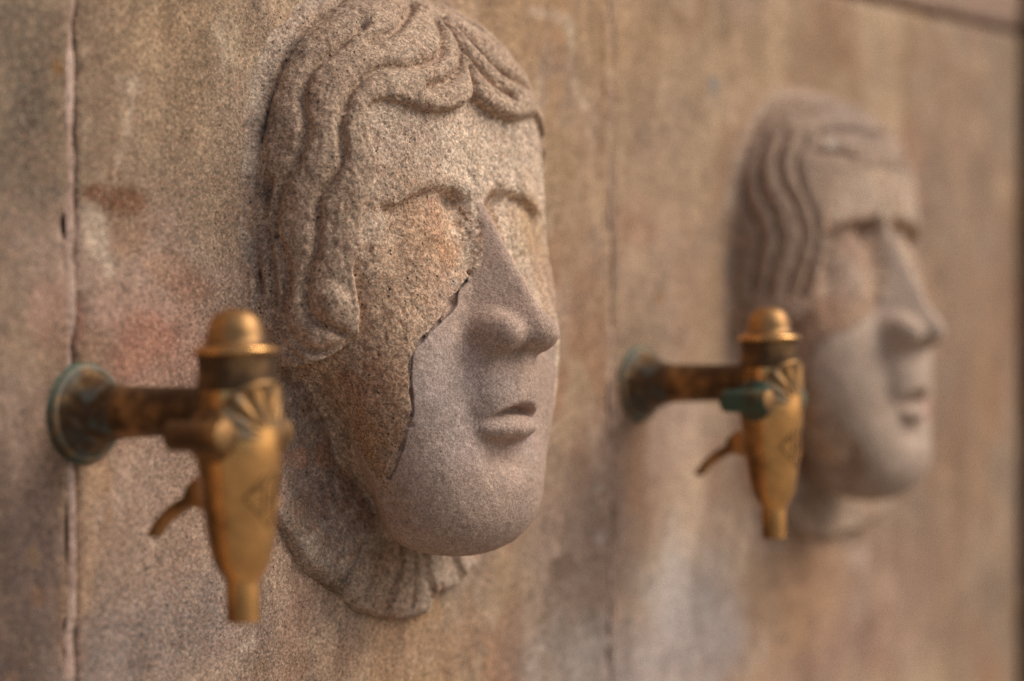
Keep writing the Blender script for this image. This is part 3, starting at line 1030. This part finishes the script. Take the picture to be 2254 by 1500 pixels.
def paint_with(spots, xc, base_cols):
    def paint(P, lab, rc, mask, base, wdp):
        bc = np.array([lin(c) * ALB for c in base_cols])
        col = bc[lab] * (1 + .16 * fbm(P, 26, 4, 61) + .10 * fbm(P, 7, 3, 67))[:, None]
        col[:, 0] *= 1 + .04 * fbm(P, 15, 3, 71)
        amt = np.full(len(P), .85)
        w1 = np.stack([fbm(P, 12, 3, 81), fbm(P, 12, 3, 83), fbm(P, 12, 3, 87)], 1)
        old = np.isin(lab, [0, 3]).astype(float)
        for (size, seed, th, c, k_) in ((16, 201, .10, (182, 130, 92), .5), (11, 207, .16, (214, 186, 156), .6), (9, 213, .20, (128, 112, 98), .5), (7, 219, .22, (150, 98, 66), .5)):
            w = k_ * sstep(th, th + .16, fbm(P, size, 4, seed, .65)) * (old + .25 * (lab == 1))
            if c[0] - c[2] > 70: w = w * (1 - .75 * sstep(44, 62, P[:, 2]))
            col = col * (1 - w)[:, None] + (lin(c) * ALB)[None] * w[:, None]
        v6 = 1 + .2 * fbm(P, 6, 3, 73)
        for (px, py, r, c, s, only) in spots:
            q = rc([(px, py)], base)[0]
            d = np.linalg.norm((P - q) / r + w1 * .5, axis=1)
            w = s * (1 - sstep(.3, 1.3, d))
            if only is not None:
                w = w * np.isin(lab, only)
            col = col * (1 - w)[:, None] + (lin(c) * ALB)[None] * w[:, None] * v6[:, None]
            amt = np.maximum(amt, w)
        grey = col @ np.array([.35, .5, .15])
        k0 = np.where(np.isin(lab, [0, 3]), .10, 0)[:, None]
        col = col * (1 - k0) + grey[:, None] * np.array([1.13, .97, .84]) * k0
        return np.concatenate([np.clip(col, .01, .9), amt[:, None]], 1)
    return paint

X_FACE1 = .935
face1 = dict(
    debug=False,
    mask=[(160, 60, 32), (125, 80, 46), (100, 90, 50), (75, 93, 53), (56, 93, 54.5), (35, 92, 57), (10, 93, 63), (-20, 90, 69),
          (-50, 82, 71), (-75, 70, 71), (-95, 59, 69), (-120, 50, 62), (-160, 40, 50)],
    chin=-116, skull_z=46, skull_r=(94, 58, 102),
    undercut=.34, slim=.13, jowl=0.0, lock_w=9.5, lock_h=7.6, hair_edge=4.5,
    grooves=[
        [(752, 14), (700, 48), (650, 105), (612, 180), (592, 250), (580, 320), (566, 400), (562, 470), (570, 560), (580, 640)],
        [(800, 60), (740, 112), (700, 144), (675, 187), (668, 230), (676, 288), (657, 360), (632, 400), (612, 455), (610, 510), (630, 570),
         (634, 640), (622, 690), (640, 738), (668, 764), (705, 776), (742, 764), (772, 746)],
        [(600, 400), (592, 440), (588, 480), (600, 560), (608, 640), (606, 700), (626, 760), (660, 790)],
        [(960, 60), (968, 100), (956, 135), (898, 152), (844, 151), (808, 169), (779, 194), (761, 230), (750, 270), (750, 306), (754, 346), (736, 392),
         (707, 425), (702, 460), (700, 508), (696, 555), (682, 594), (676, 634), (678, 674), (693, 702), (722, 720), (752, 733)],
        [(1000, 60), (1010, 130), (990, 175), (940, 195)],
        [(905, 20), (870, 70), (810, 100)],
    ],
    hairline=[(1058, 158), (1046, 205), (1020, 236), (966, 248), (916, 238), (870, 226), (830, 226), (806, 250), (812, 290), (824, 330), (828, 372), (818, 415),
              (798, 448), (794, 500), (795, 550), (780, 590), (785, 640), (792, 690), (790, 740), (760, 768), (720, 790), (680, 806), (640, 808), (606, 785), (588, 735)],
    curls=[(733, 662, 8.2)],
    brow=[(872, 452), (898, 436), (927, 421), (970, 412), (1002, 418), (1024, 436)],
    eye_x=(-70, -6), eye_d=3.7, eye_in=4.8, eye_len=58, brow_h=1.8,
    eyeball=((-35, 44, 26), (19, 11, 24)),
    nose_top=(0, 55, 56), nose_tip=(0, 98, -9.5), nose_base=(0, 73, -22),
    wing=((-15.6, 76, -11.5), (8.8, 16, 9.8)), nostril=((-9, 84, -19.5), (2.5, 5, 1.6)),
    muzzle=((0, 58, -38), (28, 26, 30)), lip_z=-46,
    chin_ball=((0, 48, -88), (38, 28, 26)),
    under_lip=((0, 88, -69.5), (25, 15, 8)),
    lower_lip=((0, 69, -56.8), (22, 15, 7.4)),
    mouth=((0, 84, -48.5), (8, 9, 1.8)),
    crack=[(1042, 446), (1040, 520), (1036, 598), (1012, 638), (985, 690), (955, 722), (925, 755), (906, 790), (904, 850), (908, 905), (896, 950),
           (882, 1000), (866, 1040), (850, 1065), (842, 1105), (846, 1150)],
    crack_on=True, proud=2.6, jaw_x=-46.5,
    crack_r=lambda c: np.clip(.50 + 1.1 * fbm(c, 5, 2, 5), .32, 1.2) + 1.9 * np.exp(-((np.arange(len(c)) - 14.6) / 1.7) ** 2),
    hole_px=[((1033, 601), (1.1, 3, 1.2)), ((905, 936), (1.1, 3, 1.7))],
    collar=[(700, 850), (640, 860), (612, 930), (606, 1020), (616, 1109), (648, 1180), (683, 1243), (709, 1269), (745, 1296), (776, 1321), (832, 1355), (880, 1362), (933, 1360),
            (962, 1345), (975, 1310), (1010, 1300), (1030, 1280), (1060, 1240), (1080, 1180), (1060, 1100), (900, 1000), (800, 900)],
    collar_p=8.5, collar_fade=-72,
    collar_grooves=[[(890, 1180), (884, 1240), (868, 1300), (850, 1352)], [(938, 1200), (944, 1262), (958, 1310), (958, 1350)],
                    [(990, 1200), (1006, 1240), (1020, 1270), (1026, 1288)], [(975, 1290), (985, 1315), (990, 1325)], [(850, 1180), (826, 1260), (800, 1332)], [(916, 1190), (914, 1280), (908, 1356)], [(812, 1170), (780, 1240), (748, 1290)]],
    collar_gw=[3.6, 3.8, 3.6, 2.6, 1.9, 1.8, 1.6],
    paint=paint_with([
        (960, 500, 24, (186, 140, 100), .8, [0]), (955, 560, 20, (172, 118, 76), .7, [0]), (975, 455, 12, (182, 134, 104), .6, [0]),
        (1180, 500, 26, (186, 146, 104), .8, [0]), (1210, 620, 22, (180, 140, 108), .7, [0]),
        (960, 640, 20, (172, 132, 108), .7, [0]), (860, 720, 34, (176, 132, 96), .65, [0]), (880, 560, 24, (184, 148, 116), .6, [0]), (840, 640, 26, (168, 132, 100), .5, [0]),
        (800, 1060, 18, (128, 94, 62), .8, [0]), (835, 1120, 14, (124, 92, 62), .8, [0]), (780, 900, 30, (150, 114, 80), .6, [0]), (850, 880, 30, (164, 118, 84), .6, [0]), (800, 1000, 24, (152, 118, 82), .6, [0]),
        (900, 340, 30, (164, 136, 114), .5, [0]), (900, 405, 14, (132, 104, 78), .5, [0]),
        (690, 1030, 22, (180, 148, 124), .6, [3]), (720, 1090, 22, (168, 116, 88), .6, [3]), (640, 1130, 14, (104, 84, 66), .6, [3]), (700, 1260, 10, (96, 80, 62), .7, [3]),
        (745, 1288, 10, (92, 78, 62), .75, [3]), (800, 1330, 12, (104, 86, 66), .6, [3]), (900, 1300, 30, (164, 130, 98), .7, [3]), (640, 950, 26, (172, 146, 124), .6, [3]),
        (600, 260, 12, (116, 106, 94), .5, [1]), (640, 110, 14, (122, 110, 98), .5, [1]), (760, 30, 16, (124, 108, 96), .5, [1]), (565, 420, 8, (88, 76, 66), .6, [1]), (590, 430, 5, (84, 72, 62), .6, [1]),
        (735, 655, 9, (184, 156, 132), .6, [1]), (560, 560, 10, (104, 88, 72), .5, [1]),
        (950, 800, 30, (192, 168, 154), .5, [2]), (940, 950, 30, (172, 148, 132), .5, [2]), (1010, 900, 30, (194, 170, 156), .5, [2]), (1150, 906, 5, (112, 52, 44), .8, [2]), (1150, 960, 14, (196, 166, 154), .5, [2]),
        (1130, 880, 16, (172, 142, 128), .4, [2]), (1168, 978, 4, (140, 84, 74), .5, [2]), (930, 1160, 30, (168, 144, 126), .5, [2]), (1080, 1160, 30, (172, 146, 128), .4, [2]),
    ], X_FACE1, [(214, 184, 154), (182, 151, 124), (178, 147, 125), (176, 150, 127)]),
)
make_face(X_FACE1, face1, .6, 'sharp sandstone face with parted wavy hair and scalloped collar, nearer the camera')

X_FACE2 = 1.362
face2 = dict(face1)
face2.update(curls=[],
    mask=[(160, 56, 30), (125, 76, 42), (100, 84, 50), (75, 85, 54), (56, 84, 56), (35, 83, 55), (10, 88, 60), (-20, 86, 66),
          (-50, 80, 69), (-75, 70, 70), (-95, 57, 68), (-120, 46, 60), (-160, 40, 50)],
    chin=-116, skull_z=32, skull_r=(90, 55, 96),
    lock_w=8, lock_h=8.0, hair_edge=3.5,
    grooves=[
        [(1660, 300), (1644, 350), (1640, 420), (1660, 480), (1676, 520), (1668, 580), (1660, 640)],
        [(1690, 310), (1672, 370), (1680, 430), (1705, 480), (1715, 530), (1700, 590), (1690, 650)],
        [(1730, 300), (1712, 350), (1722, 410), (1750, 460), (1764, 520), (1748, 580), (1730, 650)],
        [(1800, 300), (1850, 290), (1900, 300), (1940, 330)], [(1790, 340), (1840, 340), (1880, 352)], [(1760, 262), (1830, 250), (1900, 262), (1960, 300)],
        [(1770, 310), (1752, 360), (1764, 420), (1785, 470), (1792, 530), (1778, 590), (1760, 650)],
    ],
    hairline=[(1990, 330), (1930, 372), (1880, 370), (1840, 392), (1818, 440), (1812, 490), (1812, 540), (1800, 600), (1790, 660), (1760, 700), (1720, 716), (1680, 716), (1640, 705)],
    brow=[(1822, 520), (1840, 500), (1880, 488), (1920, 486), (1945, 492)],
    eye_d=8.0, eye_in=9.0, eye_len=70, brow_h=1.5,
    eyeball=((-34, 42, 20), (20, 12, 28)),
    nose_top=(0, 57, 52), nose_tip=(0, 93, -12), nose_base=(0, 71, -27),
    wing=((-17, 72, -14), (9.5, 15, 10)), nostril=((-9, 82, -22.5), (2.5, 5, 1.6)),
    muzzle=((0, 56, -46), (26, 25, 30)), lip_z=-50,
    under_lip=((0, 88, -76), (20, 14, 8)), lower_lip=((0, 67, -65), (17, 14, 7)), mouth=((0, 80, -56), (10, 9, 3.6)),
    chin_ball=((0, 48, -92), (38, 28, 24)),
    crack=[(1945, 492), (1940, 560), (1936, 640), (1928, 680), (1905, 705), (1870, 725), (1830, 740), (1800, 760), (1780, 800), (1770, 880), (1772, 960), (1780, 1020), (1800, 1070)],
    crack_on=True, proud=1.0, jaw_x=-56, crack_r=lambda c: np.full(len(c), .5), hole_px=None,
    collar=[(1700, 1000), (1716, 1080), (1735, 1120), (1760, 1160), (1790, 1182), (1830, 1186), (1870, 1176), (1930, 1150), (1990, 1090), (1960, 1000), (1820, 900), (1740, 900)],
    collar_p=9, collar_fade=-60, collar_grooves=[[(1800, 1110), (1806, 1180)]], collar_gw=[3.0],
    paint=paint_with([
        (1900, 540, 20, (150, 106, 84), .7, [0]), (1880, 690, 26, (160, 118, 88), .7, [0]), (1930, 640, 14, (184, 144, 112), .6, [0]), (1880, 620, 18, (176, 150, 132), .6, [0]),
        (1790, 700, 26, (158, 112, 84), .7, [0]), (1780, 640, 16, (150, 112, 86), .6, [0, 1]),
        (1835, 315, 6, (196, 178, 158), .8, [1, 0]), (1860, 270, 36, (146, 126, 112), .6, [1]), (2040, 905, 9, (178, 116, 106), .8, [2]),
        (1900, 450, 30, (164, 140, 120), .5, [0]), (1850, 1000, 40, (140, 116, 92), .5, [2]),
    ], X_FACE2, [(186, 156, 128), (162, 134, 112), (186, 158, 134), (170, 141, 115)]),
)
make_face(X_FACE2, face2, 1.4, 'blurred stone face with a smooth fringe, farther along the wall')

# ------------------------------------------------------------------ brass taps
# tap frame in mm: x along the wall, y = -(distance out of the wall), z up; origin on the wall in the axis of the pipe
AXP = 88.5                                     # vertical axis of the body, out from the wall
BODY = [(16.3, 8.5), (16.7, 2), (17.2, -6), (17.5, -14), (17.4, -20), (16.7, -28), (15.7, -36), (14.7, -44), (13.8, -51), (13.0, -56), (12.0, -60), (10.3, -64), (8.6, -66.8), (7.5, -68.2), (7.1, -69.5)]
def body_r(z):
    zs = [b for a, b in BODY][::-1]
    return float(np.interp(z, zs, [a for a, b in BODY][::-1]))

def dense(prof, n=4):
    return smooth_line([np.array(p) for p in prof], n)

def lathe(name, prof, mat, parent, axis='z', seg=64, cap0=False, cap1=False):
    """prof: (radius, height) pairs; axis z stands on the body axis, axis p runs out of the wall"""
    prof = np.asarray(prof, float)
    a = np.linspace(0, 2 * math.pi, seg, endpoint=False)
    V, F = [], []
    for r, hgt in prof:
        for t in a:
            if axis == 'z':
                V.append((r * math.cos(t), -AXP + r * math.sin(t), hgt))
            else:
                V.append((r * math.cos(t), -hgt, r * math.sin(t)))
    n = len(prof)
    up = prof[-1, 1] > prof[0, 1]
    for i in range(n - 1):
        for j in range(seg):
            k = (j + 1) % seg
            q = (i * seg + j, i * seg + k, (i + 1) * seg + k, (i + 1) * seg + j)
            F.append(q if up else q[::-1])
    if cap0: F.append(tuple(range(seg))[::-1] if up else tuple(range(seg)))
    if cap1: F.append(tuple(range((n - 1) * seg, n * seg)) if up else tuple(range((n - 1) * seg, n * seg))[::-1])
    o = link_mesh(name, np.array(V) / 1000, F, mat, parent)
    bpy.context.view_layer.update()
    return sharp(o)

def sharp(o, deg=38):
    me = o.data
    import bmesh
    bm = bmesh.new()
    bm.from_mesh(me)
    bmesh.ops.remove_doubles(bm, verts=bm.verts, dist=1e-6)
    bmesh.ops.recalc_face_normals(bm, faces=bm.faces)
    for e in bm.edges:
        if len(e.link_faces) == 2 and e.calc_face_angle(0) > math.radians(deg):
            e.smooth = False
    bm.to_mesh(me)
    bm.free()
    return o

def tube(name, pts, rad, mat, parent, seg=12):
    """round bar along points (mm) with a radius at each point, closed ends"""
    pts = np.asarray(pts, float)
    rad = np.broadcast_to(np.asarray(rad, float), (len(pts),))
    V, F = [], []
    up = np.array([.31, .17, .93])
    for i, p in enumerate(pts):
        t = pts[min(i + 1, len(pts) - 1)] - pts[max(i - 1, 0)]
        t /= np.linalg.norm(t)
        u = np.cross(t, up)
        u /= np.linalg.norm(u)
        w = np.cross(t, u)
        for j in range(seg):
            a = 2 * math.pi * j / seg
            V.append(p + rad[i] * (math.cos(a) * u + math.sin(a) * w))
    for i in range(len(pts) - 1):
        for j in range(seg):
            k = (j + 1) % seg
            F.append((i * seg + j, i * seg + k, (i + 1) * seg + k, (i + 1) * seg + j))
    F.append(tuple(range(seg))[::-1])
    F.append(tuple(range((len(pts) - 1) * seg, len(pts) * seg)))
    return sharp(link_mesh(name, np.array(V) / 1000, F, mat, parent), 50)

def on_body(phi, z, lift=0.0):
    r = body_r(z) + lift
    return (r * math.sin(phi), -AXP - r * math.cos(phi), z)

def plate(name, poly, thick, mat, parent, bevel=1.2):
    """flat bar cut to a (p, z) outline, mm"""
    import bmesh
    bm = bmesh.new()
    vs = [bm.verts.new((-thick / 2000, -p / 1000, z / 1000)) for p, z in poly]
    f = bm.faces.new(vs)
    r = bmesh.ops.extrude_face_region(bm, geom=[f])
    bmesh.ops.translate(bm, verts=[v for v in r['geom'] if isinstance(v, bmesh.types.BMVert)], vec=(thick / 1000, 0, 0))
    bmesh.ops.recalc_face_normals(bm, faces=bm.faces)
    bmesh.ops.bevel(bm, geom=list(bm.edges), offset=bevel / 1000, segments=2, profile=.5, affect='EDGES')
    me = bpy.data.meshes.new(name)
    bm.to_mesh(me)
    bm.free()
    me.shade_smooth()
    me.materials.append(mat)
    o = bpy.data.objects.new(name, me)
    COL.objects.link(o)
    o.parent = parent
    return o

def make_tap(px, py, label, boss_mat, tilt, spin):
    X, Z = on_wall(px, py)
    t = empty('brass_tap', (X, 0, EYE + Z))
    t.rotation_euler = (math.radians(tilt), 0, math.radians(spin))
    tag(t, label, 'tap', 'brass taps on the fountain wall')
    ros = lathe('rosette', dense([(19.2, 3.0), (18.8, 4.2), (16.8, 6.0), (14.6, 9.5), (13.0, 14), (11.8, 19), (11.0, 24)], 3), M['verdi'], t, 'p')
    lathe('rosette_rim', dense([(19.6, -1.5), (20.6, .2), (20.8, 1.8), (20.2, 3.2), (19.0, 3.9), (17.8, 4.0)], 3), M['rim'], ros, 'p')
    lathe('flange_shadow', [(21.6, -1), (21.9, .6), (21.2, 1.3), (19.0, 1.5)], M['verdi_dark'], t, 'p')  # dark ring added to draw the shadow around the flange
    lathe('pipe', dense([(11.2, 20.5), (10.7, 30), (10.4, 45), (10.2, 60), (10.3, 68), (11.6, 73), (14.0, 78), (15.5, 84)], 3), M['bronze'], t, 'p')
    lathe('neck', dense([(16.2, 23.2), (16.0, 20), (16.1, 14), (16.5, 9.2), (16.2, 8.0)], 3), M['bronze'], t)
    cap = lathe('cap', dense([(.05, 41.5), (4.5, 41.0), (7.8, 39.6), (9.9, 37.3), (11.1, 34.4), (11.9, 31.4), (12.6, 28.9), (13.7, 27.1), (15.2, 26.0)], 3), M['cap'], t)
    lathe('brim', dense([(14.8, 26.4), (16.6, 25.8), (17.5, 24.6), (17.3, 23.2), (16.0, 22.4), (15, 22.3)], 3), M['rubbed'], cap)
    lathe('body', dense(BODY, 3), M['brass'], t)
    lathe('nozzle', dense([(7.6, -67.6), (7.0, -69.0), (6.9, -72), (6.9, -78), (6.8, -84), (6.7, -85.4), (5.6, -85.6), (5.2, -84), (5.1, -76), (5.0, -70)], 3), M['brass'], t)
    # scallop shell on the front of the body
    zc, L = -12.0, 23.0
    arc = []
    for a in np.radians(np.linspace(-88, 88, 23)):
        z = zc + L * math.cos(a)
        arc.append(on_body(L * 1.12 * math.sin(a) / 17.0, z, .4))
    shell = tube('shell_rim', arc, 1.25, M['shell'], t)
    for k in range(-4, 5):
        a = math.radians(k * 20)
        pts = []
        for s in np.linspace(.12, .98, 9):
            pts.append(on_body(s * L * 1.10 * math.sin(a) / 17.0, zc + s * L * math.cos(a), -2.0))
        tube('shell_rib', pts, np.linspace(1.8, 4.1, 9), M['shell'], shell, 14)
    # bosses with their cross pins, one on each side
    for sgn in (-1, 1):
        V, F = [], []
        prof = [(11.2, 12.0), (11.6, 17.0), (11.2, 18.6), (9.2, 19.4), (8.0, 20.6), (0.05, 21.0)]
        seg = 40
        for r, hgt in prof:
            for j in range(seg):
                an = 2 * math.pi * j / seg
                V.append((sgn * hgt, -AXP + r * math.cos(an), -9.5 + r * math.sin(an)))
        for i in range(len(prof) - 1):
            for j in range(seg):
                k = (j + 1) % seg
                F.append((i * seg + j, i * seg + k, (i + 1) * seg + k, (i + 1) * seg + j))
        boss = sharp(link_mesh('boss', np.array(V) / 1000, F, boss_mat, t))
        xx, pr, pl = (-23.5, 6.2, 14.0) if sgn < 0 else (19.8, 5.0, 8.0)
        tube('cross_pin', [(xx, -AXP + pl + 1.5, -9.5), (xx, -AXP + pl, -9.5), (xx, -AXP - pl + 1.4, -9.5), (xx, -AXP - pl, -9.5)], [pr - 1.6, pr, pr + .2, pr - .2], boss_mat, boss, 28)
        tube('pin_end', [(xx, -AXP - pl + .2, -9.5), (xx, -AXP - pl - .25, -9.5), (xx, -AXP - pl - .45, -9.5)], [pr - .5, pr - .5, pr - 1], M['dull'], boss, 28)
    lever = plate('lever', [(80, -24), (66, -27), (61, -30.5), (59, -35), (51, -38.6), (43.5, -44.2), (37.5, -51.2), (41, -52.4), (47, -46.4), (56, -41.6), (62, -39), (68, -40), (80, -44)], 7, M['cap'], t)
    # engraved mark on the front: a lozenge with strokes inside
    zc = -36.0
    def stroke(pts, r=.42):
        fine = []
        for (a0, z0), (a1, z1) in zip(pts[:-1], pts[1:]):
            for s in np.linspace(0, 1, 6)[:-1]:
                fine.append(on_body((a0 + (a1 - a0) * s) / 15.0, zc + z0 + (z1 - z0) * s, .05))
        fine.append(on_body(pts[-1][0] / 15.0, zc + pts[-1][1], .05))
        return fine
    marks = [[(-11, 1), (0, -11)], [(0, -11), (11, 1)], [(-11, 1), (-3, 10)], [(11, 1), (3, 10)],
             [(-7, 0), (7, 0)], [(-5, -3.6), (5, -3.6)], [(-4.5, 4), (5, 4)], [(-3, 7), (-3, -6)], [(0.5, 8), (0.5, -8)], [(3.6, 6), (3.6, -5)], [(-8, 3), (2, 11)]]
    for m in marks:
        tube('engraved_line', stroke(m), .42, M['bronze'], t, 6)
    return t

make_tap(186, 909, 'brass tap with brown boss at the left, largest and nearest', M['dull'], -2.0, 0.0)
make_tap(1408, 845, 'brass tap with dark green boss in front of the farther face', M['verdi_dark'], -1.6, -2.6)
